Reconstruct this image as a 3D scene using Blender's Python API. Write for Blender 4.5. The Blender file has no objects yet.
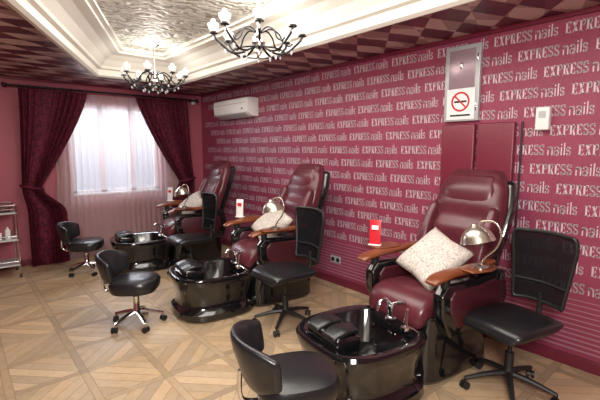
import bpy, bmesh, math, random
from mathutils import Vector, Matrix, Euler
random.seed(4)
D=bpy.data; C=bpy.context
sc=C.scene
try:
    sc.view_settings.view_transform='Standard'
except Exception: pass
coll=sc.collection

# ------------------------------------------------------------ materials
def new_mat(name):
    m=D.materials.new(name); m.use_nodes=True
    nt=m.node_tree
    b=nt.nodes.get('Principled BSDF')
    return m,nt,b
def S(b,k,v):
    if k in b.inputs: b.inputs[k].default_value=v
def simple(name,col,rough=0.5,metal=0.0,coat=0.0,noise=0.0,nscale=20,bump=0.0,bscale=60,spec=None,emit=None,es=0):
    m,nt,b=new_mat(name)
    S(b,'Base Color',(*col,1)); S(b,'Roughness',rough); S(b,'Metallic',metal)
    S(b,'Coat Weight',coat); S(b,'Coat Roughness',0.08)
    if spec is not None: S(b,'Specular IOR Level',spec)
    if emit: S(b,'Emission Color',(*emit,1)); S(b,'Emission Strength',es)
    tc=nt.nodes.new('ShaderNodeTexCoord')
    if noise>0:
        n=nt.nodes.new('ShaderNodeTexNoise'); n.inputs['Scale'].default_value=nscale; n.inputs['Detail'].default_value=4
        nt.links.new(tc.outputs['Object'],n.inputs['Vector'])
        r=nt.nodes.new('ShaderNodeValToRGB')
        r.color_ramp.elements[0].position=0.3; r.color_ramp.elements[1].position=0.7
        r.color_ramp.elements[0].color=(*[max(0,c*(1-noise)) for c in col],1)
        r.color_ramp.elements[1].color=(*[min(1,c*(1+noise)) for c in col],1)
        nt.links.new(n.outputs['Fac'],r.inputs['Fac']); nt.links.new(r.outputs['Color'],b.inputs['Base Color'])
    if bump>0:
        n=nt.nodes.new('ShaderNodeTexNoise'); n.inputs['Scale'].default_value=bscale; n.inputs['Detail'].default_value=3
        nt.links.new(tc.outputs['Object'],n.inputs['Vector'])
        bp=nt.nodes.new('ShaderNodeBump'); bp.inputs['Strength'].default_value=bump; bp.inputs['Distance'].default_value=0.01
        nt.links.new(n.outputs['Fac'],bp.inputs['Height']); nt.links.new(bp.outputs['Normal'],b.inputs['Normal'])
    return m
M={}
M['wall']=simple('burgundy_wallpaper',(0.27,0.042,0.085),0.5,noise=0.06,nscale=3,bump=0.1,bscale=150)
M['wallback']=simple('rose_wall_paint',(0.38,0.09,0.125),0.6,noise=0.05,nscale=3)
M['silver']=simple('silver_print',(0.64,0.49,0.54),0.4,metal=0.1)
M['stripe']=simple('silver_stripe_print',(0.40,0.19,0.25),0.4,metal=0.1)
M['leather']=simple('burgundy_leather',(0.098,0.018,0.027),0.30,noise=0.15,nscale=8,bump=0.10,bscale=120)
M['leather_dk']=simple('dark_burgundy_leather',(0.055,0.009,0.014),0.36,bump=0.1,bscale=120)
M['gloss']=simple('black_gloss_acrylic',(0.006,0.006,0.007),0.10,coat=0.7)
M['blk']=simple('black_plastic',(0.012,0.012,0.013),0.45)
M['vinyl']=simple('black_vinyl',(0.012,0.012,0.014),0.28,bump=0.08,bscale=100)
M['chrome']=simple('chrome',(0.75,0.75,0.76),0.15,metal=1)
M['brass']=simple('brushed_nickel',(0.56,0.51,0.44),0.25,metal=0.9)
M['iron']=simple('dark_iron',(0.02,0.018,0.02),0.35,metal=0.6)
M['white']=simple('white_plastic',(0.80,0.79,0.77),0.4)
M['gray']=simple('grey_metal',(0.50,0.51,0.52),0.4,metal=0.3)
M['graydk']=simple('panel_inner_grey',(0.40,0.29,0.33),0.25,metal=0.3)
M['red']=simple('red_card',(0.62,0.02,0.035),0.35)
M['paper']=simple('white_paper',(0.82,0.80,0.79),0.6)
M['plaster']=simple('white_plaster',(0.77,0.74,0.67),0.6)
M['skirt']=simple('burgundy_baseboard',(0.15,0.016,0.035),0.35)
M['padred']=simple('burgundy_panel_vinyl',(0.17,0.016,0.035),0.4,bump=.15,bscale=90)
M['winfr']=simple('window_frame_white',(0.8,0.82,0.85),0.4)
M['bulb']=simple('frosted_bulb',(0.95,0.93,0.88),0.3,emit=(1,0.93,0.8),es=1.6)
def mk_wood():
    m,nt,b=new_mat('cherry_wood')
    tc=nt.nodes.new('ShaderNodeTexCoord'); mp=nt.nodes.new('ShaderNodeMapping'); mp.inputs['Scale'].default_value=(3,30,30)
    n=nt.nodes.new('ShaderNodeTexNoise'); n.inputs['Scale'].default_value=2; n.inputs['Detail'].default_value=5
    r=nt.nodes.new('ShaderNodeValToRGB')
    r.color_ramp.elements[0].color=(0.09,0.020,0.008,1); r.color_ramp.elements[1].color=(0.28,0.08,0.026,1)
    nt.links.new(tc.outputs['Object'],mp.inputs[0]); nt.links.new(mp.outputs[0],n.inputs['Vector'])
    nt.links.new(n.outputs['Fac'],r.inputs['Fac']); nt.links.new(r.outputs['Color'],b.inputs['Base Color'])
    S(b,'Roughness',0.3); S(b,'Coat Weight',0.25)
    return m
M['wood']=mk_wood()
def mk_floor():
    m,nt,b=new_mat('pale_oak_parquet')
    at=nt.nodes.new('ShaderNodeAttribute'); at.attribute_name='Col'
    tc=nt.nodes.new('ShaderNodeTexCoord')
    n=nt.nodes.new('ShaderNodeTexNoise'); n.inputs['Scale'].default_value=14; n.inputs['Detail'].default_value=6; n.inputs['Roughness'].default_value=0.7
    r=nt.nodes.new('ShaderNodeValToRGB')
    r.color_ramp.elements[0].position=0.3; r.color_ramp.elements[1].position=0.75
    r.color_ramp.elements[0].color=(0.82,0.78,0.73,1); r.color_ramp.elements[1].color=(1.0,1.0,1.0,1)
    mx=nt.nodes.new('ShaderNodeMix'); mx.data_type='RGBA'; mx.blend_type='MULTIPLY'; mx.inputs['Factor'].default_value=1
    nt.links.new(tc.outputs['Object'],n.inputs['Vector']); nt.links.new(n.outputs['Fac'],r.inputs['Fac'])
    nt.links.new(at.outputs['Color'],mx.inputs[6]); nt.links.new(r.outputs['Color'],mx.inputs[7])
    nt.links.new(mx.outputs[2],b.inputs['Base Color'])
    S(b,'Roughness',0.42)
    return m
M['floor']=mk_floor()
M['floorgap']=simple('floor_joint',(0.24,0.165,0.11),0.7)
def mk_soffit():
    m,nt,b=new_mat('soffit_checker')
    tc=nt.nodes.new('ShaderNodeTexCoord'); mp=nt.nodes.new('ShaderNodeMapping')
    mp.inputs['Rotation'].default_value=(0,0,math.radians(33)); mp.inputs['Scale'].default_value=(3.0,5.2,1)
    nt.links.new(tc.outputs['Object'],mp.inputs[0])
    c1=nt.nodes.new('ShaderNodeTexChecker'); c1.inputs['Scale'].default_value=1
    c1.inputs['Color1'].default_value=(0.13,0.025,0.045,1); c1.inputs['Color2'].default_value=(0.55,0.42,0.40,1)
    mp2=nt.nodes.new('ShaderNodeMapping'); mp2.inputs['Rotation'].default_value=(0,0,math.radians(-35)); mp2.inputs['Scale'].default_value=(2.6,5.2,1)
    nt.links.new(tc.outputs['Object'],mp2.inputs[0])
    c2=nt.nodes.new('ShaderNodeTexChecker'); c2.inputs['Scale'].default_value=1
    c2.inputs['Color1'].default_value=(0.62,0.5,0.5,1); c2.inputs['Color2'].default_value=(1,1,1,1)
    nt.links.new(mp.outputs[0],c1.inputs['Vector']); nt.links.new(mp2.outputs[0],c2.inputs['Vector'])
    mx=nt.nodes.new('ShaderNodeMix'); mx.data_type='RGBA'; mx.blend_type='MULTIPLY'; mx.inputs['Factor'].default_value=1
    nt.links.new(c1.outputs['Color'],mx.inputs[6]); nt.links.new(c2.outputs['Color'],mx.inputs[7])
    nt.links.new(mx.outputs[2],b.inputs['Base Color']); S(b,'Roughness',0.4)
    return m
M['soffit']=mk_soffit()
def mk_tin():
    m,nt,b=new_mat('embossed_white_ceiling')
    tc=nt.nodes.new('ShaderNodeTexCoord')
    v=nt.nodes.new('ShaderNodeTexVoronoi'); v.inputs['Scale'].default_value=7; v.inputs['Randomness'].default_value=0.5; v.feature='DISTANCE_TO_EDGE'
    w=nt.nodes.new('ShaderNodeTexWave'); w.wave_type='RINGS'; w.inputs['Scale'].default_value=3.5; w.inputs['Distortion'].default_value=12; w.inputs['Detail'].default_value=2; w.inputs['Detail Scale'].default_value=1.6
    ad=nt.nodes.new('ShaderNodeMath'); ad.operation='MULTIPLY_ADD'; ad.inputs[1].default_value=1.2
    nt.links.new(tc.outputs['Object'],v.inputs['Vector']); nt.links.new(tc.outputs['Object'],w.inputs['Vector'])
    nt.links.new(v.outputs['Distance'],ad.inputs[0]); nt.links.new(w.outputs['Fac'],ad.inputs[2])
    r=nt.nodes.new('ShaderNodeValToRGB'); r.color_ramp.elements[0].position=0.15; r.color_ramp.elements[1].position=0.6
    r.color_ramp.elements[0].color=(0.38,0.37,0.30,1); r.color_ramp.elements[1].color=(0.80,0.79,0.72,1)
    nt.links.new(ad.outputs[0],r.inputs['Fac']); nt.links.new(r.outputs['Color'],b.inputs['Base Color'])
    bp=nt.nodes.new('ShaderNodeBump'); bp.inputs['Strength'].default_value=0.8; bp.inputs['Distance'].default_value=0.03
    nt.links.new(ad.outputs[0],bp.inputs['Height']); nt.links.new(bp.outputs['Normal'],b.inputs['Normal'])
    S(b,'Roughness',0.45)
    return m
M['tin']=mk_tin()
def mk_fabric():
    m,nt,b=new_mat('burgundy_curtain')
    tc=nt.nodes.new('ShaderNodeTexCoord')
    v=nt.nodes.new('ShaderNodeTexNoise'); v.inputs['Scale'].default_value=28; v.inputs['Detail'].default_value=3
    r=nt.nodes.new('ShaderNodeValToRGB'); r.color_ramp.elements[0].position=0.42; r.color_ramp.elements[1].position=0.6
    r.color_ramp.elements[0].color=(0.065,0.006,0.017,1); r.color_ramp.elements[1].color=(0.14,0.014,0.034,1)
    nt.links.new(tc.outputs['Object'],v.inputs['Vector']); nt.links.new(v.outputs['Fac'],r.inputs['Fac']); nt.links.new(r.outputs['Color'],b.inputs['Base Color'])
    S(b,'Roughness',0.7); S(b,'Specular IOR Level',0.25)
    return m
M['curtain']=mk_fabric()
def mk_sheer(name,col,alpha,tw):
    m,nt,b=new_mat(name)
    nt.nodes.remove(b); out=nt.nodes['Material Output']
    tr=nt.nodes.new('ShaderNodeBsdfTransparent'); tl=nt.nodes.new('ShaderNodeBsdfTranslucent'); df=nt.nodes.new('ShaderNodeBsdfDiffuse')
    tl.inputs[0].default_value=(*col,1); df.inputs[0].default_value=(*col,1)
    m1=nt.nodes.new('ShaderNodeMixShader'); m1.inputs[0].default_value=tw
    nt.links.new(df.outputs[0],m1.inputs[1]); nt.links.new(tl.outputs[0],m1.inputs[2])
    m2=nt.nodes.new('ShaderNodeMixShader'); m2.inputs[0].default_value=alpha
    nt.links.new(tr.outputs[0],m2.inputs[1]); nt.links.new(m1.outputs[0],m2.inputs[2])
    nt.links.new(m2.outputs[0],out.inputs[0])
    return m
M['sheer']=mk_sheer('sheer_voile',(0.68,0.57,0.57),0.56,0.42)
M['mesh']=mk_sheer('black_mesh_fabric',(0.012,0.012,0.014),0.93,0.1)
M['glass']=mk_sheer('window_glass',(0.8,0.9,1.0),0.06,0.5)
M['crystal']=mk_sheer('crystal_glass',(0.85,0.85,0.88),0.6,0.3)
M['cup']=mk_sheer('frosted_glass_cup',(0.9,0.9,0.9),0.8,0.5)
def mk_pillow():
    m,nt,b=new_mat('script_print_linen')
    tc=nt.nodes.new('ShaderNodeTexCoord')
    v=nt.nodes.new('ShaderNodeTexWave'); v.inputs['Scale'].default_value=11; v.inputs['Distortion'].default_value=14; v.inputs['Detail'].default_value=3; v.inputs['Detail Scale'].default_value=3
    r=nt.nodes.new('ShaderNodeValToRGB'); r.color_ramp.elements[0].position=0.0; r.color_ramp.elements[1].position=0.22
    r.color_ramp.elements[0].color=(0.34,0.28,0.25,1); r.color_ramp.elements[1].color=(0.62,0.56,0.50,1)
    nt.links.new(tc.outputs['Object'],v.inputs['Vector']); nt.links.new(v.outputs['Fac'],r.inputs['Fac']); nt.links.new(r.outputs['Color'],b.inputs['Base Color'])
    S(b,'Roughness',0.8)
    return m
M['pillow']=mk_pillow()

# ------------------------------------------------------------ mesh helpers
def smooth_me(me):
    for p in me.polygons: p.use_smooth=True
    try: me.set_sharp_from_angle(angle=math.radians(40))
    except Exception: pass
def obj_from(name,verts,faces,mat,parent=None,smooth=True):
    me=D.meshes.new(name); me.from_pydata([tuple(v) for v in verts],[],faces); me.update()
    bm=bmesh.new(); bm.from_mesh(me); bmesh.ops.recalc_face_normals(bm,faces=bm.faces); bm.to_mesh(me); bm.free()
    o=D.objects.new(name,me); coll.objects.link(o)
    me.materials.append(M[mat])
    if smooth: smooth_me(me)
    if parent: o.parent=parent
    return o
def empty(name,loc=(0,0,0),rz=0):
    e=D.objects.new(name,None); coll.objects.link(e); e.location=loc; e.rotation_euler=(0,0,rz); e.empty_display_size=0.1
    return e
def rbox(name,c,size,mat,parent=None,bev=0.01,seg=3,rot=None):
    bm=bmesh.new(); bmesh.ops.create_cube(bm,size=1)
    for v in bm.verts: v.co=Vector((v.co.x*size[0],v.co.y*size[1],v.co.z*size[2]))
    if bev>0: bmesh.ops.bevel(bm,geom=bm.edges[:],offset=bev,segments=seg,affect='EDGES',profile=0.5)
    mt=Matrix.Translation(c)
    if rot: mt=mt@Euler(rot).to_matrix().to_4x4()
    bm.transform(mt)
    me=D.meshes.new(name); bm.to_mesh(me); bm.free()
    o=D.objects.new(name,me); coll.objects.link(o); me.materials.append(M[mat]); smooth_me(me)
    if parent: o.parent=parent
    return o
def se(a,n):
    c,s=math.cos(a),math.sin(a)
    return (math.copysign(abs(c)**(2/n),c),math.copysign(abs(s)**(2/n),s))
def loft(name,rings,mat,parent=None,n=40,e=2.5,cap0=True,cap1=True):
    vs=[];fs=[]
    for (z,cx,cy,rx,ry) in rings:
        for i in range(n):
            a=2*math.pi*i/n; c,s=se(a,e); vs.append((cx+rx*c,cy+ry*s,z))
    for k in range(len(rings)-1):
        for i in range(n):
            j=(i+1)%n; fs.append((k*n+i,k*n+j,(k+1)*n+j,(k+1)*n+i))
    if cap0: fs.append(tuple(range(n)))
    if cap1: fs.append(tuple((len(rings)-1)*n+i for i in range(n)))
    return obj_from(name,vs,fs,mat,parent)
def catmull(P,sub):
    out=[]; L=len(P)
    for i in range(L-1):
        p0=P[max(i-1,0)];p1=P[i];p2=P[i+1];p3=P[min(i+2,L-1)]
        for k in range(sub):
            t=k/sub
            out.append(tuple(0.5*((2*b)+(-a+c)*t+(2*a-5*b+4*c-d)*t*t+(-a+3*b-3*c+d)*t**3) for a,b,c,d in zip(p0,p1,p2,p3)))
    out.append(tuple(P[-1])); return out
def sweep(name,pts,mat,parent=None,side=(0,1,0),e=3.5,n=28,sub=5,endr=True,bow=0.0):
    """pts: (x,y,z,halfwidth,halfthick)"""
    P=catmull(pts,sub); side=Vector(side).normalized()
    rings=[]
    for i,p in enumerate(P):
        a=Vector(P[max(i-1,0)][:3]); b=Vector(P[min(i+1,len(P)-1)][:3]); T=(b-a).normalized()
        sd=(side-T*side.dot(T)).normalized(); N=T.cross(sd)
        rings.append((Vector(p[:3]),sd,N,T,p[3],p[4]))
    R=[]
    def rg(c,sd,N,w,t):
        r=[]
        for i in range(n):
            a=2*math.pi*i/n; cc,ss=se(a,e); r.append(c+sd*w*cc+N*(t*ss+bow*w*(cc*cc-0.5)))
        return r
    if endr:
        c,sd,N,T,w,t=rings[0]; h=min(w,t)
        for q in (80,55,30):
            q=math.radians(q); k=h*(1-math.cos(q)); R.append(rg(c-T*h*math.sin(q),sd,N,w-k,t-k*0.98))
    for c,sd,N,T,w,t in rings: R.append(rg(c,sd,N,w,t))
    if endr:
        c,sd,N,T,w,t=rings[-1]; h=min(w,t)
        for q in (30,55,80):
            q=math.radians(q); k=h*(1-math.cos(q)); R.append(rg(c+T*h*math.sin(q),sd,N,w-k,t-k*0.98))
    vs=[v for r in R for v in r]; fs=[]
    for k in range(len(R)-1):
        for i in range(n):
            j=(i+1)%n; fs.append((k*n+i,k*n+j,(k+1)*n+j,(k+1)*n+i))
    fs.append(tuple(range(n))); fs.append(tuple((len(R)-1)*n+i for i in range(n)))
    return obj_from(name,vs,fs,mat,parent)
def tube_geo(pts,r,n=10,sub=4,vs=None,fs=None):
    if vs is None: vs=[];fs=[]
    P=[Vector(p) for p in (catmull(pts,sub) if (sub>1 and len(pts)>2) else pts)]
    T0=(P[1]-P[0]).normalized(); N=T0.orthogonal().normalized(); base=len(vs)
    rr=r if callable(r) else (lambda t:r)
    for i,p in enumerate(P):
        T=(P[min(i+1,len(P)-1)]-P[max(i-1,0)]).normalized()
        N=(N-T*N.dot(T)).normalized(); B=T.cross(N)
        q=rr(i/(len(P)-1))
        for k in range(n):
            a=2*math.pi*k/n; vs.append(p+N*q*math.cos(a)+B*q*math.sin(a))
    m=len(P)
    for i in range(m-1):
        for k in range(n):
            j=(k+1)%n; fs.append((base+i*n+k,base+i*n+j,base+(i+1)*n+j,base+(i+1)*n+k))
    fs.append(tuple(base+k for k in range(n))); fs.append(tuple(base+(m-1)*n+k for k in range(n)))
    return vs,fs
def tube(name,pts,r,mat,parent=None,n=10,sub=4):
    vs,fs=tube_geo(pts,r,n,sub); return obj_from(name,vs,fs,mat,parent)
def tubes(name,lst,mat,parent=None,n=8,sub=1):
    vs=[];fs=[]
    for pts,r in lst: tube_geo(pts,r,n,sub,vs,fs)
    return obj_from(name,vs,fs,mat,parent)
def lathe(name,prof,mat,parent=None,n=28,c=(0,0,0),axis=None):
    vs=[];fs=[]
    for r,z in prof:
        for i in range(n):
            a=2*math.pi*i/n; vs.append(Vector((r*math.cos(a),r*math.sin(a),z)))
    m=len(prof)
    for k in range(m-1):
        for i in range(n):
            j=(i+1)%n; fs.append((k*n+i,k*n+j,(k+1)*n+j,(k+1)*n+i))
    if prof[0][0]>1e-4: fs.append(tuple(range(n)))
    if prof[-1][0]>1e-4: fs.append(tuple((m-1)*n+i for i in range(n)))
    if axis:
        q=Vector((0,0,1)).rotation_difference(Vector(axis)); vs=[q@v for v in vs]
    vs=[v+Vector(c) for v in vs]
    return obj_from(name,vs,fs,mat,parent)
def prism(name,poly,y0,y1,mat,parent=None,bev=0.012,seg=3):
    n=len(poly); bm=bmesh.new()
    a=[bm.verts.new((x,y0,z)) for x,z in poly]; b=[bm.verts.new((x,y1,z)) for x,z in poly]
    bm.faces.new(a); bm.faces.new(b[::-1])
    for i in range(n): bm.faces.new((a[i],b[i],b[(i+1)%n],a[(i+1)%n]))
    bmesh.ops.recalc_face_normals(bm,faces=bm.faces)
    if bev>0: bmesh.ops.bevel(bm,geom=bm.edges[:],offset=bev,segments=seg,affect='EDGES',profile=0.5)
    me=D.meshes.new(name); bm.to_mesh(me); bm.free(); o=D.objects.new(name,me); coll.objects.link(o)
    me.materials.append(M[mat]); smooth_me(me)
    if parent: o.parent=parent
    return o

# ------------------------------------------------------------ room
XR=3.38; XL=-2.6; YB=6.62; YF=-2.0; ZS=2.56; ZC=2.86
def box(name,x0,x1,y0,y1,z0,z1,mat,parent=None,bev=0):
    return rbox(name,((x0+x1)/2,(y0+y1)/2,(z0+z1)/2),(x1-x0,y1-y0,z1-z0),mat,parent,bev=bev)
fl=box('floor',XL,XR,YF,YB,-0.12,-0.0015,'floorgap')
# parquet: framed square panels with diagonal staves of alternating direction
bm=bmesh.new(); cl=bm.loops.layers.color.new('Col')
def addpoly(P,k,t=0):
    if len(P)<3: return
    f=bm.faces.new([bm.verts.new((p[0],p[1],0)) for p in P])
    for l in f.loops: l[cl]=(min(1,(0.775+t)*k),min(1,0.675*k),min(1,(0.55-t)*k),1)
def clip(P,nx,ny,d):
    out=[]
    for i in range(len(P)):
        a=P[i];b=P[(i+1)%len(P)]; da=nx*a[0]+ny*a[1]-d; db=nx*b[0]+ny*b[1]-d
        if da<=0: out.append(a)
        if (da<0<db) or (db<0<da):
            t=da/(da-db); out.append((a[0]+(b[0]-a[0])*t,a[1]+(b[1]-a[1])*t))
    return out
CS=0.44; BW=0.05; g=0.0016; PW=0.085
def rr_(): return random.uniform(.92,1.06),random.uniform(-.012,.012)
ix0=int((XL)/CS)-2; ix1=int(XR/CS)+2; iy0=int(YF/CS)-2; iy1=int(YB/CS)+2
for i in range(ix0,ix1):
    for j in range(iy0,iy1):
        x0=i*CS+.13;y0=j*CS
        k,t=rr_(); addpoly([(x0+g,y0+g),(x0+BW-g,y0+g),(x0+BW-g,y0+CS-g),(x0+g,y0+CS-g)],k*.89,t)
        k,t=rr_(); addpoly([(x0+BW+g,y0+g),(x0+CS-g,y0+g),(x0+CS-g,y0+BW-g),(x0+BW+g,y0+BW-g)],k*.89,t)
        a0,a1,b0,b1=x0+BW+g,x0+CS-g,y0+BW+g,y0+CS-g
        s=1 if (i+j)%2 else -1
        q=math.sqrt(.5); cx=(a0+a1)/2; cy=(b0+b1)/2
        m=int(CS/PW)+1
        for k2 in range(-m,m):
            lo=k2*PW+g; hi=(k2+1)*PW-g
            P=[(a0,b0),(a1,b0),(a1,b1),(a0,b1)]
            nx,ny=q,s*q; c=nx*cx+ny*cy
            P=clip(P,nx,ny,c+hi)
            if P: P=clip(P,-nx,-ny,-(c+lo))
            if P:
                k,t=rr_(); addpoly(P,k*(1.0 if s>0 else .95),t)
for co,no in (((XL,0,0),(-1,0,0)),((XR,0,0),(1,0,0)),((0,YF,0),(0,-1,0)),((0,YB,0),(0,1,0))):
    bmesh.ops.bisect_plane(bm,geom=bm.verts[:]+bm.edges[:]+bm.faces[:],plane_co=co,plane_no=no,clear_outer=True)
bmesh.ops.recalc_face_normals(bm,faces=bm.faces)
for f in bm.faces:
    if f.normal.z<0: f.normal_flip()
me=D.meshes.new('parquet_planks'); bm.to_mesh(me); bm.free(); me.materials.append(M['floor'])
pk=D.objects.new('parquet_planks',me); coll.objects.link(pk); pk.parent=fl

wr=box('wall_right',XR,XR+0.12,YF,YB+0.12,0,ZC+.1,'wall')
wx0,wx1,wz0,wz1=1.30,2.62,0.92,2.28
wb=empty('wall_back')
box('wall_segment_left',XL,wx0,YB,YB+.3,0,ZC+.1,'wallback',wb)
box('wall_segment_right',wx1,XR,YB,YB+.3,0,ZC+.1,'wallback',wb)
box('wall_segment_sill',wx0,wx1,YB,YB+.3,0,wz0,'wallback',wb)
box('wall_segment_head',wx0,wx1,YB,YB+.3,wz1,ZC+.1,'wallback',wb)
box('wall_left',XL-.12,XL,YF,YB,0,ZC+.1,'wallback')
box('wall_front',XL,XR,YF-.12,YF,0,ZC+.1,'wallback')
box('baseboard_right',XR-.018,XR,YF,YB,0,.09,'skirt',bev=.004)
box('baseboard_back',XL,XR-.02,YB-.018,YB,0,.09,'skirt',bev=.004)
wn=empty('window_1',(0,YB+.14,0))
def wb_(nm,x0,x1,z0,z1,d=.03): box(nm,x0,x1,-d,d,z0,z1,'winfr',wn,bev=.005)
wb_('frame_left',wx0,wx0+.07,wz0,wz1);wb_('frame_right',wx1-.07,wx1,wz0,wz1);wb_('frame_top',wx0,wx1,wz1-.07,wz1);wb_('frame_bottom',wx0,wx1,wz0,wz0+.07)
wb_('mullion_1',1.70,1.79,wz0,wz1);wb_('mullion_2',2.15,2.24,wz0,wz1)
box('glass',wx0+.05,wx1-.05,-.004,.004,wz0+.05,wz1-.05,'glass',wn)
box('sill',wx0-.0,wx1,-.14,-.03,wz0,wz0+.03,'winfr',wn,bev=.005)
TQ=[(2.58,-1.5),(2.58,5.72),(1.45,5.72),(-1.82,-1.5)]
OQ=[(XR,YF),(XR,YB),(XL,YB),(XL,YF)]
ce=empty('ceiling')
vs=[(x,y,ZS) for x,y in OQ]+[(x,y,ZS) for x,y in TQ]
fs=[(i,(i+1)%4,4+(i+1)%4,4+i) for i in range(4)]
obj_from('patterned_soffit',vs,fs,'soffit',ce,smooth=False)
def inset(Q,d):
    cx=sum(p[0] for p in Q)/4; cy=sum(p[1] for p in Q)/4; out=[]
    m=len(Q); L=[]
    for i in range(m):
        a=Vector(Q[i]);b=Vector(Q[(i+1)%m]); t=(b-a).normalized(); nn=Vector((-t.y,t.x))
        if nn.dot(Vector((cx,cy))-a)<0: nn=-nn
        L.append((a+nn*d,t))
    for i in range(m):
        (a,t),(b,s)=L[i-1],L[i]
        den=t.x*s.y-t.y*s.x; k=((b-a).x*s.y-(b-a).y*s.x)/den; out.append(tuple(a+t*k))
    return out
prof=[(-.02,ZS+.001),(-.02,ZS-.02),(.02,ZS-.03),(.05,ZS-.01),(.05,ZS+.06),(.09,ZS+.07),(.10,ZS+.10),(.16,ZS+.17),(.24,ZS+.22),(.33,ZS+.235),(.335,ZS+.26),(.38,ZS+.265),(.385,ZC)]
vs=[];fs=[]
for d,z in prof:
    for p in inset(TQ,d): vs.append((p[0],p[1],z))
for k in range(len(prof)-1):
    for i in range(4): fs.append((k*4+i,k*4+(i+1)%4,(k+1)*4+(i+1)%4,(k+1)*4+i))
obj_from('cove_moulding',vs,fs,'plaster',ce,smooth=False)
q=inset(TQ,.384)
obj_from('embossed_panel',[(a,b,ZC) for a,b in q],[(0,1,2,3)],'tin',ce,smooth=False)
box('ceiling_slab',XL,XR,YF,YB,ZC+.1,ZC+.2,'plaster',ce)
box('trim_right',XR-.03,XR,YF,YB-.03,ZS-.035,ZS,'skirt',bev=.006)
box('trim_back',XL,XR-.03,YB-.03,YB,ZS-.035,ZS,'skirt',bev=.006)

# ------------------------------------------------------------ lettering
vs=[];fs=[]
XW=XR-0.002
def P2(y,z,poly,h,oy):
    b=len(vs)
    for u,v in poly: vs.append((XW,y-(oy+u)*h,z+v*h))
    fs.append(tuple(range(b,len(vs))))
def rect(a,b,c,d): return [(a,b),(c,b),(c,d),(a,d)]
def stroke(pts,w0,w1=None):
    out=[]
    for i in range(len(pts)-1):
        a=Vector(pts[i]);b=Vector(pts[i+1]); t=(b-a).normalized(); nn=Vector((-t.y,t.x))
        w=(w0*abs(t.y)+(w1 if w1 else w0)*abs(t.x))/2; t=t*w*0.35
        out.append([tuple(a-t+nn*w),tuple(a-t-nn*w),tuple(b+t-nn*w),tuple(b+t+nn*w)])
    return out
def arc(cx,cy,rx,ry,a0,a1,k=7): return [(cx+rx*math.cos(math.radians(a0+(a1-a0)*i/k)),cy+ry*math.sin(math.radians(a0+(a1-a0)*i/k))) for i in range(k+1)]
G={}
G['E']=([rect(.05,0,.2,1),rect(0,0,.44,.07),rect(0,.93,.44,1),rect(.2,.47,.34,.53),rect(.38,.07,.44,.24),rect(.38,.76,.44,.93),rect(.31,.38,.36,.62)],.5)
G['X']=([[(.02,1),(.2,1),(.48,0),(.3,0)],[(.38,1),(.44,1),(.12,0),(.06,0)],rect(0,.94,.24,1),rect(.3,.94,.5,1),rect(0,0,.2,.06),rect(.26,0,.5,.06)],.54)
G['P']=([rect(.05,0,.2,1),rect(0,0,.27,.07)]+stroke([(.0,.965),(.24,.965)]+arc(.24,.74,.16,.225,90,-90,6)+[(.2,.515)],.15,.07),.5)
G['R']=([rect(.05,0,.2,1),rect(0,0,.25,.07)]+stroke([(.0,.965),(.24,.965)]+arc(.24,.75,.15,.215,90,-90,6)+[(.2,.53)],.15,.07)+[[(.24,.52),(.36,.52),(.5,0),(.34,0)]],.53)
G['S']=(stroke(arc(.22,.75,.16,.21,10,240,7)+arc(.22,.25,.16,.21,60,-170,7),.13,.08)+[rect(.36,.72,.41,1),rect(.03,0,.08,.28)],.47)
G['n']=(stroke([(.06,0),(.06,.66)],.10)+stroke(arc(.22,.42,.16,.23,170,0,5)+[(.38,0)],.10),.48)
G['a']=(stroke(arc(.2,.48,.16,.17,150,0,5)+[(.36,0)],.10)+stroke([(.36,.38)]+arc(.19,.19,.14,.17,90,270,6)+[(.36,.1)],.10),.46)
G['i']=([rect(.04,0,.14,.66),rect(.04,.8,.14,.92)],.2)
G['l']=([rect(.04,0,.14,1)],.2)
G['s']=(stroke(arc(.17,.49,.12,.14,20,230,5)+arc(.17,.18,.12,.15,60,-160,5),.095),.36)
def phrase(y,z,h):
    o=0
    for ch in 'EXPRESS':
        for pl in G[ch][0]: P2(y,z,pl,h,o)
        o+=G[ch][1]+.03
    o+=.22
    for ch in 'nails':
        for pl in G[ch][0]: P2(y,z,[(u*1.1,v*1.15) for u,v in pl],h,o)
        o+=G[ch][1]*1.1+.03
    return o*h
h=.077; per=.50
r=0; z=2.42
while z>.55:
    y=YB-.08-((r*.19)%per)
    while y>YF+.6:
        phrase(y,z,h); y-=per
    z-=.143; r+=1
zlast=z+.143
obj_from('printed_lettering',vs,fs,'silver',wr,smooth=False)
vs=[];fs=[]
k=0; zz=zlast-.05
while zz>.12:
    t=.007+.0006*k
    b=len(vs); vs+= [(XW,YB,zz),(XW,YF,zz),(XW,YF,zz-t),(XW,YB,zz-t)]; fs.append((b,b+1,b+2,b+3))
    zz-=.037; k+=1
obj_from('printed_stripes',vs,fs,'stripe',wr,smooth=False)

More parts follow.
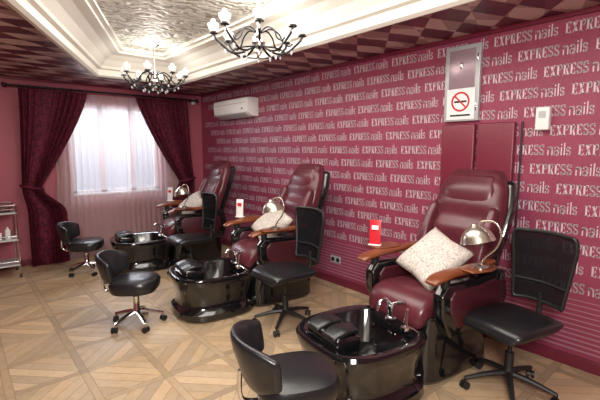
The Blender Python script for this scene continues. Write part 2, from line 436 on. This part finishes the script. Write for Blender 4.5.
# ------------------------------------------------------------ curtains
def curtain(name,top,mid,bot,ztop,zmid,y0,folds,amp,mat,parent,nz=40,nx=130):
    vs=[];fs=[]
    for i in range(nz+1):
        z=ztop*(1-i/nz)+.012*(i/nz)
        if z>zmid:
            t=(ztop-z)/(ztop-zmid); s=t**1.6
            a=top[0]+(mid[0]-top[0])*s; b=top[1]+(mid[1]-top[1])*(t**1.25)
            if mid[0]>top[0]+.3: a=top[0]+(mid[0]-top[0])*(t**1.25); b=top[1]+(mid[1]-top[1])*s
        else:
            t=(zmid-z)/zmid; s=min(1,t*3.0); s=s*s*(3-2*s)
            a=mid[0]+(bot[0]-mid[0])*s; b=mid[1]+(bot[1]-mid[1])*s
        for j in range(nx+1):
            u=j/nx
            ph=u*folds*2*math.pi
            am=amp*(0.55+0.45*math.sin(u*9+1.3))
            vs.append((a+(b-a)*u+0.006*math.sin(ph*2+z),y0+am*math.sin(ph)+.012*math.sin(z*5+u*7),z))
    for i in range(nz):
        for j in range(nx):
            k=i*(nx+1)+j; fs.append((k,k+1,k+nx+2,k+nx+1))
    return obj_from(name,vs,fs,mat,parent)
cur=empty('window_curtain')
curtain('drape',(.70,1.52),(.66,.88),(.70,1.16),2.40,1.10,YB-.17,11,.04,'curtain',cur)
tube('tieback',[(.64,YB-.17,1.13),(.70,YB-.235,1.11),(.80,YB-.24,1.09),(.90,YB-.17,1.07)],.018,'curtain',cur)
cur2=empty('window_curtain')
curtain('drape',(2.20,3.04),(2.86,3.12),(2.72,3.10),2.40,1.10,YB-.17,11,.04,'curtain',cur2)
tube('tieback',[(2.84,YB-.17,1.07),(2.94,YB-.235,1.09),(3.05,YB-.24,1.11),(3.14,YB-.17,1.13)],.018,'curtain',cur2)
curtain('sheer_curtain',(1.08,2.90),(1.08,2.90),(1.05,2.90),2.40,1.2,YB-.08,22,.022,'sheer',None,nx=260,nz=10)
rod=empty('curtain_rod')
tube('rod',[(.58,YB-.17,2.43),(3.2,YB-.17,2.43)],.014,'iron',rod,sub=1)
lathe('finial_1',[(0,-.03),(.025,-.02),(.032,0),(.025,.02),(0,.03)],'iron',rod,c=(.56,YB-.17,2.43))
lathe('finial_2',[(0,-.03),(.025,-.02),(.032,0),(.025,.02),(0,.03)],'iron',rod,c=(3.22,YB-.17,2.43))
tubes('brackets',[([(x,YB,2.43),(x,YB-.17,2.43)],.008) for x in (.66,1.9,3.15)],'iron',rod)
vs=[];fs=[]
for a,b in ((.72,1.52),(2.22,3.02)):
    for i in range(9):
        x=a+(b-a)*i/8; pts=[(x,YB-.17+.024*math.cos(t),2.43+.024*math.sin(t)) for t in [2*math.pi*k/12 for k in range(13)]]
        tube_geo(pts,.003,6,1,vs,fs)
obj_from('rings',vs,fs,'iron',rod)

# ------------------------------------------------------------ pedicure chair
def pedi(loc,rz,tx=0):
    e=empty('pedicure_chair',loc,rz)
    loft('base',[(0,.04,0,.36,.28),(.03,.04,0,.38,.30),(.12,.05,0,.37,.29),(.38,.06,0,.37,.29),(.46,.06,0,.38,.30),(.49,.06,0,.36,.28)],'gloss',e,e=5)
    c=-.66
    loft('basin',[(0,c,0,.37,.35),(.02,c,0,.39,.37),(.07,c,0,.385,.365),(.10,c,0,.35,.33),(.16,c,0,.34,.315),(.26,c,0,.365,.335),(.34,c,0,.395,.36),(.39,c,0,.405,.37),(.41,c,0,.395,.36),(.415,c,0,.37,.335),(.40,c,0,.335,.30),(.30,c,0,.29,.26),(.20,c,0,.23,.20),(.18,c,0,.10,.09)],'gloss',e,e=3)
    loft('basin_collar',[(.35,-.29,0,.13,.22),(.42,-.29,0,.12,.21),(.46,-.29,0,.09,.17)],'gloss',e,e=3)
    rbox('footrest_block',(c-.22,.02,.40),(.20,.34,.12),'gloss',e,bev=.03,rot=(0,.12,0))
    for k,s in enumerate((-1,1)):
        sweep('footrest_pad_%d'%(k+1),[(c-.31,.02+s*.086,.458,.065,.02),(c-.22,.02+s*.086,.480,.072,.024),(c-.14,.02+s*.086,.472,.06,.02)],'vinyl',e,e=3)
    lathe('basin_drain',[(.035,0),(.035,.006),(.02,.008),(0,.008)],'chrome',e,c=(c+.05,0,.181))
    for k,(yy,zz) in enumerate(((-.15,.31),(.0,.31),(.15,.31))):
        lathe('jet_%d'%(k+1),[(.018,0),(.018,.006),(.008,.010),(0,.010)],'chrome',e,c=(c+.275-abs(yy)*.12,yy,zz),axis=(-1,0,.25))
    lathe('faucet_base',[(.04,0),(.04,.012),(.022,.02),(.02,.07),(.028,.075),(.028,.10),(.0,.11)],'chrome',e,c=(-.40,-.02,.425))
    tube('faucet_spout',[(-.40,-.02,.50),(-.44,-.02,.57),(-.50,-.02,.57),(-.53,-.02,.51)],.013,'chrome',e)
    tube('faucet_lever',[(-.40,-.02,.53),(-.38,-.08,.56),(-.38,-.13,.575)],.009,'chrome',e)
    lathe('hand_shower',[(0,0),(.030,.004),(.032,.022),(.014,.035),(.012,.14),(0,.145)],'chrome',e,c=(-.47,-.22,.43),axis=(.2,.1,1))
    tube('shower_hose',[(-.45,-.21,.46),(-.38,-.26,.41),(-.34,-.22,.39)],.006,'chrome',e)
    sweep('seat_cushion',[(.30,0,.545,.25,.07),(.10,0,.54,.26,.075),(-.08,0,.545,.265,.078),(-.23,0,.545,.265,.078),(-.31,0,.515,.26,.068),(-.345,0,.455,.25,.05)],'leather',e,e=4,bow=.05)
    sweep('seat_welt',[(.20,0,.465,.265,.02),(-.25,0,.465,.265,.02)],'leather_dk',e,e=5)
    B=[(.27,.52,.26,.07),(.29,.62,.265,.088),(.305,.66,.265,.074),(.33,.76,.275,.094),(.355,.86,.285,.074),(.385,.96,.30,.094),(.42,1.06,.305,.074),(.455,1.15,.305,.092),(.49,1.24,.29,.084),(.52,1.32,.27,.085),(.54,1.385,.235,.06)]
    sweep('backrest',[(x,0,z,w,t) for x,z,w,t in B],'leather',e,e=3.6,bow=-.06,sub=4)
    sweep('backrest_shell',[(x+.075,0,z,w+.022,.05) for x,z,w,t in B[:-1]],'gloss',e,e=4,sub=4)
    sweep('head_pillow',[(.40,0,1.17,.20,.03),(.43,0,1.23,.22,.052),(.455,0,1.30,.22,.055),(.48,0,1.375,.195,.03)],'leather',e,e=3.4,bow=-.05)
    for k,s in enumerate((-1,1)):
        sweep('back_bolster_%d'%(k+1),[(.20,s*.245,.62,.045,.05),(.225,s*.255,.75,.05,.06),(.265,s*.26,.90,.05,.06),(.325,s*.265,1.03,.045,.055),(.375,s*.26,1.14,.038,.04)],'leather',e,e=2.6)
        y0=s*.325
        prism('arm_shell_%d'%(k+1),[(-.20,.36),(-.29,.52),(-.30,.66),(-.23,.735),(.10,.725),(.30,.76),(.40,.74),(.44,.55),(.38,.36)],y0-.045,y0+.045,'gloss',e,bev=.02,seg=4)
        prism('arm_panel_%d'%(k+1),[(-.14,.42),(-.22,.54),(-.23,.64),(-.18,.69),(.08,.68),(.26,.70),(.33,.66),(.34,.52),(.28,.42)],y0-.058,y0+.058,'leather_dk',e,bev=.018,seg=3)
        sweep('armrest_%d'%(k+1),[(-.37,s*.33,.765,.045,.014),(-.31,s*.33,.785,.058,.02),(-.18,s*.33,.797,.056,.022),(.0,s*.335,.795,.045,.022),(.15,s*.34,.805,.04,.02),(.26,s*.335,.81,.035,.018)],'wood',e,e=2.8)
        sweep('arm_post_%d'%(k+1),[(-.23,s*.33,.70,.03,.03),(-.23,s*.33,.785,.03,.03)],'blk',e,e=2.2)
        t=tx if s<0 else -.06
        sweep('side_tray_%d'%(k+1),[(t-.12,s*.40,.822,.065,.009),(t,s*.405,.822,.09,.009),(t+.12,s*.40,.822,.07,.009)],'wood',e,e=3)
    return e
def tocoord(e,p):
    c,s=math.cos(e.rotation_euler.z),math.sin(e.rotation_euler.z)
    return (e.location.x+c*p[0]-s*p[1],e.location.y+s*p[0]+c*p[1],p[2])
def lamp(loc,rz,name='desk_lamp'):
    e=empty(name,loc,rz)
    lathe('foot',[(.055,0),(.055,.008),(.035,.018),(.012,.026),(0,.026)],'brass',e)
    tube('gooseneck',[(0,0,.015),(.03,0,.07),(.09,.0,.14),(.115,0,.23),(.075,0,.305),(.0,0,.305),(-.02,0,.28)],.007,'brass',e)
    lathe('shade',[(.012,.095),(.022,.09),(.03,.075),(.06,.062),(.085,.038),(.102,.005),(.108,-.02),(.112,-.028),(.105,-.024),(.095,.003),(.07,.035),(.03,.06),(.0,.065)],'brass',e,c=(-.03,0,.195),axis=(-.25,0,1))
    lathe('bulb',[(0,-.03),(.02,-.022),(.026,0),(.02,.02),(.012,.06)],'paper',e,c=(-.03,0,.20))
    return e
def card(loc,rz,red=True,k=1):
    e=empty('countertop_sign',loc,rz)
    a,b=('red','paper') if red else ('paper','red')
    rbox('stand',(0,0,.004),(.06,.10,.008),'paper',e,bev=.002)
    rbox('card',(0,0,.105*k),(.006,.09,.20*k),a,e,bev=.001,rot=(0,.08,0))
    rbox('print_1',(-.006,0,.145*k),(.003,.055,.035),b,e,bev=0,rot=(0,.08,0))
    rbox('print_2',(-.002,0,.085*k),(.003,.06,.012),b,e,bev=0,rot=(0,.08,0))
    rbox('print_3',(-.0,0,.055*k),(.003,.06,.012),b,e,bev=0,rot=(0,.08,0))
    return e
def pillow(loc,rot,s=.42):
    N=22; vs=[];fs=[]
    for sg in (1,-1):
        for i in range(N+1):
            for j in range(N+1):
                u=i/N*2-1;v=j/N*2-1
                th=.07*((1-u**4)*(1-v**4))**.55
                k=1-.10*(1-abs(u*v))*max(abs(u),abs(v))**4
                vs.append((sg*th+.004*math.sin(7*u+3*v),u*s/2*k,v*s/2*k))
    n2=(N+1)**2
    for q in (0,1):
        for i in range(N):
            for j in range(N):
                k=q*n2+i*(N+1)+j; fs.append((k,k+1,k+N+2,k+N+1))
    o=obj_from('throw_pillow',vs,fs,'pillow')
    bm=bmesh.new(); bm.from_mesh(o.data); bmesh.ops.remove_doubles(bm,verts=bm.verts,dist=.0005); bmesh.ops.recalc_face_normals(bm,faces=bm.faces); bm.to_mesh(o.data); bm.free()
    o.location=loc; o.rotation_euler=rot
    return o
RZ=math.radians(-8)
for i,loc in enumerate(((2.64,1.60,0),(2.55,3.50,0),(2.54,5.45,0))):
    tx=(.0,-.16,-.2)[i]
    e=pedi(loc,RZ,tx)
    lamp(tocoord(e,(tx+.01,-.415,.832)),RZ+math.radians(-70))
    card(tocoord(e,(-.15,.42,.832)),RZ+math.radians(35),i==0)
    pillow(tocoord(e,(.02,-.02,.80)),(math.radians(24),math.radians(47),RZ+math.radians(8)),.43)

# ------------------------------------------------------------ rolling base
def star_base(e,R=.26,zt=.40,mat='blk',cyl='chrome',rot=0.2):
    vs=[];fs=[];cv=[];cf=[]
    for k in range(5):
        a=rot+2*math.pi*k/5; c,s=math.cos(a),math.sin(a)
        tube_geo([(c*.02,s*.02,.125),(c*R*.5,s*R*.5,.11),(c*R,s*R,.075)],lambda t:.022-.008*t,8,3,vs,fs)
        tube_geo([(c*R,s*R,.085),(c*R,s*R,.045)],.007,6,1,vs,fs)
        w=Vector((-math.sin(a+.6),math.cos(a+.6),0))
        ctr=Vector((c*R,s*R,.0265))
        for q in (-1,1):
            tube_geo([ctr+w*q*.008,ctr+w*q*.024],.026,16,1,cv,cf)
        tube_geo([ctr-w*.02,ctr+w*.02],.008,8,1,cv,cf)
    obj_from('star_base',vs,fs,mat,e); obj_from('casters',cv,cf,'blk',e)
    lathe('hub',[(.036,.10),(.036,.15),(.028,.165),(.028,.27),(.02,.275),(.014,.28),(.014,zt),(0,zt)],cyl,e)
    rbox('seat_plate',(0,0,zt),(.20,.20,.025),'blk',e,bev=.008)
def stool(loc,rz,up=0):
    e=empty('pedicure_stool',loc,rz)
    star_base(e,.23,.33+up,'chrome','chrome',.3)
    loft('seat_cushion',[(z+up,0,0,a,b) for z,a,b in ((.335,.16,.16),(.345,.19,.19),(.37,.205,.20),(.42,.21,.205),(.45,.195,.19),(.462,.16,.155),(.466,.08,.08))],'vinyl',e,e=3)
    A=[]
    for k in range(9):
        a=math.radians(180-56+112*k/8); hh=.14*(1-.38*abs((k-4)/4)**2.5)
        A.append((.0+.27*math.cos(a),.25*math.sin(a),.56+up,hh,.027))
    sweep('backrest',A,'vinyl',e,side=(-.30,0,1),e=3,sub=3)
    tube('back_bracket',[(-.05,0,.33+up),(-.20,0,.325+up),(-.28,0,.36+up),(-.28,0,.50+up)],.013,'chrome',e)
    return e
stool((1.23,1.47,0),math.radians(-24),.04)
stool((1.17,3.68,0),math.radians(-36),-.01)
stool((1.22,5.72,0),math.radians(-28),-.02)
def office(loc,rz,up=0):
    e=empty('mesh_office_chair',loc,rz)
    star_base(e,.28,.40+up,'blk','blk',.1)
    sweep('seat_cushion',[(.20,0,.455+up,.21,.03),(.10,0,.455+up,.225,.042),(-.10,0,.458+up,.23,.045),(-.20,0,.45+up,.225,.04),(-.235,0,.43+up,.20,.025)],'vinyl',e,e=3.4)
    tubes('spine',[([(.05,0,.40+up),(.20,0,.395+up),(.275,0,.44+up),(.285,0,.60+up)],.018)],'blk',e,sub=4)
    def bp(u,v):
        w=.17+.055*v-.02*max(0,v-.85)/.15
        z=.54+up+.46*v+.012*(1-u*u)*(v>.5)
        x=.285+.03*v*v+.035*math.sin(v*3.0)*0.5-.045*u*u
        return (x,u*w,z)
    N=12; vs=[bp(i/N*2-1,j/N) for j in range(N+1) for i in range(N+1)]
    fs=[(j*(N+1)+i,j*(N+1)+i+1,(j+1)*(N+1)+i+1,(j+1)*(N+1)+i) for j in range(N) for i in range(N)]
    obj_from('mesh_back',vs,fs,'mesh',e)
    loop=[bp(i/6*2-1,0) for i in range(7)]+[bp(1,j/6) for j in range(1,7)]+[bp(1-i/6*2,1) for i in range(1,7)]+[bp(-1,1-j/6) for j in range(1,7)]
    tubes('back_frame',[(loop,.013),([bp(-1,.28),bp(0,.28),bp(1,.28)],.009)],'blk',e,sub=3)
    return e
office((2.70,1.01,0),math.radians(-14),.035)
office((2.22,2.80,0),math.radians(-6),.04)
office((2.22,4.74,0),math.radians(-4),.02)

# ------------------------------------------------------------ chandeliers
def chandelier(loc):
    e=empty('chandelier',loc)
    L=ZC-loc[2]
    lathe('ceiling_canopy',[(.07,0),(.07,-.012),(.04,-.03),(.012,-.04),(0,-.04)],'chrome',e,c=(0,0,L))
    tube('stem',[(0,0,L),(0,0,-.05)],.010,'chrome',e,sub=1)
    lathe('column',[(0,-.12),(.012,-.11),(.03,-.085),(.018,-.06),(.05,-.03),(.055,-.01),(.02,.02),(.03,.05),(.015,.09),(0,.10)],'chrome',e)
    vs=[];fs=[];bv=[];bf=[];cv=[];cf=[]
    for k in range(8):
        a=2*math.pi*k/8+.2; c,s=math.cos(a),math.sin(a)
        f=lambda r,z:(c*r,s*r,z)
        tube_geo([f(.03,-.02),f(.12,-.085),f(.22,-.09),f(.31,-.02),f(.355,.03),f(.36,.06)],.010,8,4,vs,fs)
        tube_geo([f(.02,.07),f(.10,.10),f(.17,.06),f(.20,.0),f(.25,-.03),f(.28,-.01)],.007,8,4,vs,fs)
        tube_geo([f(.36,.052),f(.36,.066)],lambda t:.036-.008*t,12,1,vs,fs)
        tube_geo([f(.36,.066),f(.36,.10)],.011,8,1,bv,bf)
        tube_geo([f(.36,.095),f(.36,.115),f(.36,.135),f(.36,.16)],lambda t:.010+.013*math.sin(math.pi*min(1,t*.95)),10,3,bv,bf)
        for rr,zz in ((.36,.04),(.27,-.06),(.14,-.10)):
            tube_geo([f(rr,zz),f(rr,zz-.018),f(rr,zz-.04)],lambda t:.002+.009*math.sin(math.pi*t),6,3,cv,cf)
        lathe('glass_cup_%d'%(k+1),[(.012,.0),(.03,.008),(.042,.03),(.046,.06),(.044,.06),(.040,.03),(.028,.011),(0,.003)],'cup',e,n=14,c=f(.36,.066))
    obj_from('arms',vs,fs,'iron',e); obj_from('candle_bulbs',bv,bf,'bulb',e); obj_from('crystal_drops',cv,cf,'crystal',e)
    pts=[(.21*math.cos(t),.21*math.sin(t),-.088) for t in [2*math.pi*k/32 for k in range(33)]]
    tubes('ring',[(pts,.006)],'iron',e)
    return e
chandelier((1.97,2.82,2.48)); chandelier((1.93,4.95,2.43))

# ------------------------------------------------------------ wall items
ac=empty('air_conditioner',(XR,5.33,2.08))
prism('housing',[(0,0),(-.10,0),(-.19,.06),(-.205,.16),(-.20,.25),(-.17,.265),(0,.265)],-.48,.48,'white',ac,bev=.012)
rbox('louver',(-.148,0,.018),(.11,.82,.008),'gray',ac,bev=.003,rot=(0,.58,0))
rbox('front_seam',(-.203,0,.19),(.006,.90,.004),'graydk',ac,bev=0)
rbox('vent_grille',(-.09,0,.267),(.12,.82,.008),'gray',ac,bev=0)
rbox('display',(-.206,-.35,.11),(.004,.05,.02),'graydk',ac,bev=0)
pb=empty('wall_cabinet',(XR,1.78,2.16))
rbox('door',(-.02,0,0),(.04,.31,.63),'gray',pb,bev=.006)
rbox('inset_panel',(-.042,0,.12),(.004,.23,.32),'graydk',pb,bev=.001)
rbox('latch',(-.05,.0,.15),(.014,.02,.05),'chrome',pb,bev=.003)
rbox('hinge_1',(-.042,-.135,.2),(.008,.012,.06),'chrome',pb,bev=.002)
rbox('hinge_2',(-.042,-.135,-.2),(.008,.012,.06),'chrome',pb,bev=.002)
ns=empty('no_smoking_sign',(XR-.043,1.78,1.99))
rbox('plate',(0,0,0),(.004,.25,.26),'paper',ns,bev=.001)
vs=[];fs=[]
pts=[(-.004,.075*math.cos(t),.02+.075*math.sin(t)) for t in [2*math.pi*k/40 for k in range(41)]]
tube_geo(pts,.008,6,1,vs,fs); tube_geo([(-.004,.052,.072),(-.004,-.052,-.032)],.007,6,1,vs,fs)
obj_from('prohibition_ring',vs,fs,'red',ns)
rbox('cigarette',(-.003,.0,.02),(.003,.11,.016),'blk',ns,bev=0)
rbox('caption',(-.003,0,-.095),(.003,.18,.014),'blk',ns,bev=0)
for y in (1.79,1.47):
    o=rbox('padded_wall_panel',(0,0,0),(.05,.30,.78),'padred',None,bev=.015); o.location=(XR-.0255,y,1.43)
th=empty('wall_dispenser',(XR,1.13,1.83))
rbox('body',(-.03,0,0),(.06,.095,.17),'white',th,bev=.012)
rbox('window',(-.061,0,.03),(.003,.05,.05),'gray',th,bev=0)
cc=empty('cable_conduit',(XR,1.28,0)); tube('conduit',[(-.012,0,.7),(-.012,0,1.82)],.007,'blk',cc,sub=1)
so=empty('wall_socket',(XR,3.28,.30))
rbox('plate',(-.006,0,0),(.012,.16,.085),'gray',so,bev=.004)
for k,y in enumerate((-.04,.04)):
    lathe('outlet_%d'%(k+1),[(.026,0),(.026,.004),(0,.004)],'blk',so,c=(-.012,y,0),axis=(-1,0,0))
cam_s=empty('motion_sensor',(3.22,YB,2.42)); rbox('body',(0,-.03,0),(.06,.06,.09),'white',cam_s,bev=.015); lathe('lens',[(0,-.02),(.02,-.01),(.022,0),(.02,.01),(0,.02)],'gray',cam_s,c=(0,-.06,-.01))

# ------------------------------------------------------------ trolley
tr=empty('salon_trolley',(.36,6.25,0))
L=[]
H=.92
for sx in (-.17,.17):
    for sy in (-.2,.2): L.append(([(sx,sy,.05),(sx,sy,H)],.011))
L+=[([(-.17,-.2,H),(.17,-.2,H)],.011),([(-.17,.2,H),(.17,.2,H)],.011),([(.17,-.2,H),(.17,.2,H)],.011),([(-.17,-.2,H),(-.17,.2,H)],.011)]
tubes('frame',L,'chrome',tr)
for k,z in enumerate((.16,.48,.82)):
    rbox('shelf_%d'%(k+1),(0,0,z),(.36,.42,.02),'gray',tr,bev=.006)
    tubes('rail_%d'%(k+1),[([(-.17,-.2,z+.05),(.17,-.2,z+.05)],.005),([(.17,-.2,z+.05),(.17,.2,z+.05)],.005)],'chrome',tr)
for sx in (-.17,.17):
    for sy in (-.2,.2): tube('caster',[(sx-.012,sy,.027),(sx+.012,sy,.027)],.026,'blk',tr,n=16,sub=1)
rbox('folded_towel',(.02,0,.865),(.22,.26,.07),'leather',tr,bev=.02)
lathe('bottle',[(.03,0),(.03,.11),(.012,.13),(.012,.15),(0,.15)],'white',tr,c=(.08,-.1,.49))
lathe('jar',[(.04,0),(.04,.08),(0,.08)],'paper',tr,c=(-.02,-.08,.49))

# ------------------------------------------------------------ lights
def area(name,loc,size,power,col,target=None,sy=None):
    l=D.lights.new(name,'AREA'); l.energy=power; l.color=col; l.size=size
    if sy: l.shape='RECTANGLE'; l.size_y=sy
    o=D.objects.new(name,l); coll.objects.link(o); o.location=loc
    o.rotation_euler=(Vector(target)-Vector(loc)).to_track_quat('-Z','Y').to_euler()
    return o
area('window_daylight',(1.97,YB+.6,2.3),1.4,100,(.86,.93,1),(1.9,4.5,0.6),sy=1.0)
area('ceiling_fill',(1.6,2.6,2.84),1.5,102,(1,.95,.885),(1.6,2.6,0),sy=3.6)  # added downward fill inside the tray, standing in for bounced flash
area('bounce_flash',(-.5,-.5,2.3),.7,125,(1,.955,.91),(2.4,2.9,0.8),sy=.7)
for p in ((1.97,2.82,2.66),(1.93,4.95,2.64)):
    l=D.lights.new('chandelier_light','POINT'); l.energy=12; l.color=(1,.94,.84); l.shadow_soft_size=.15
    o=D.objects.new('chandelier_light',l); coll.objects.link(o); o.location=p
w=D.worlds.new('World'); sc.world=w; w.use_nodes=True
bg=w.node_tree.nodes['Background']; bg.inputs[0].default_value=(.70,.83,1,1); bg.inputs[1].default_value=.88

# ------------------------------------------------------------ camera
cam=D.cameras.new('camera'); cam.sensor_width=36; cam.lens=402/600*36; cam.clip_start=.02
co=D.objects.new('camera',cam); coll.objects.link(co); co.location=(0,0,1.6)
yaw=math.radians(40.6); p=math.radians(7.1)
d=Vector((math.sin(yaw)*math.cos(p),math.cos(yaw)*math.cos(p),-math.sin(p)))
co.rotation_euler=d.to_track_quat('-Z','Y').to_euler()
sc.camera=co
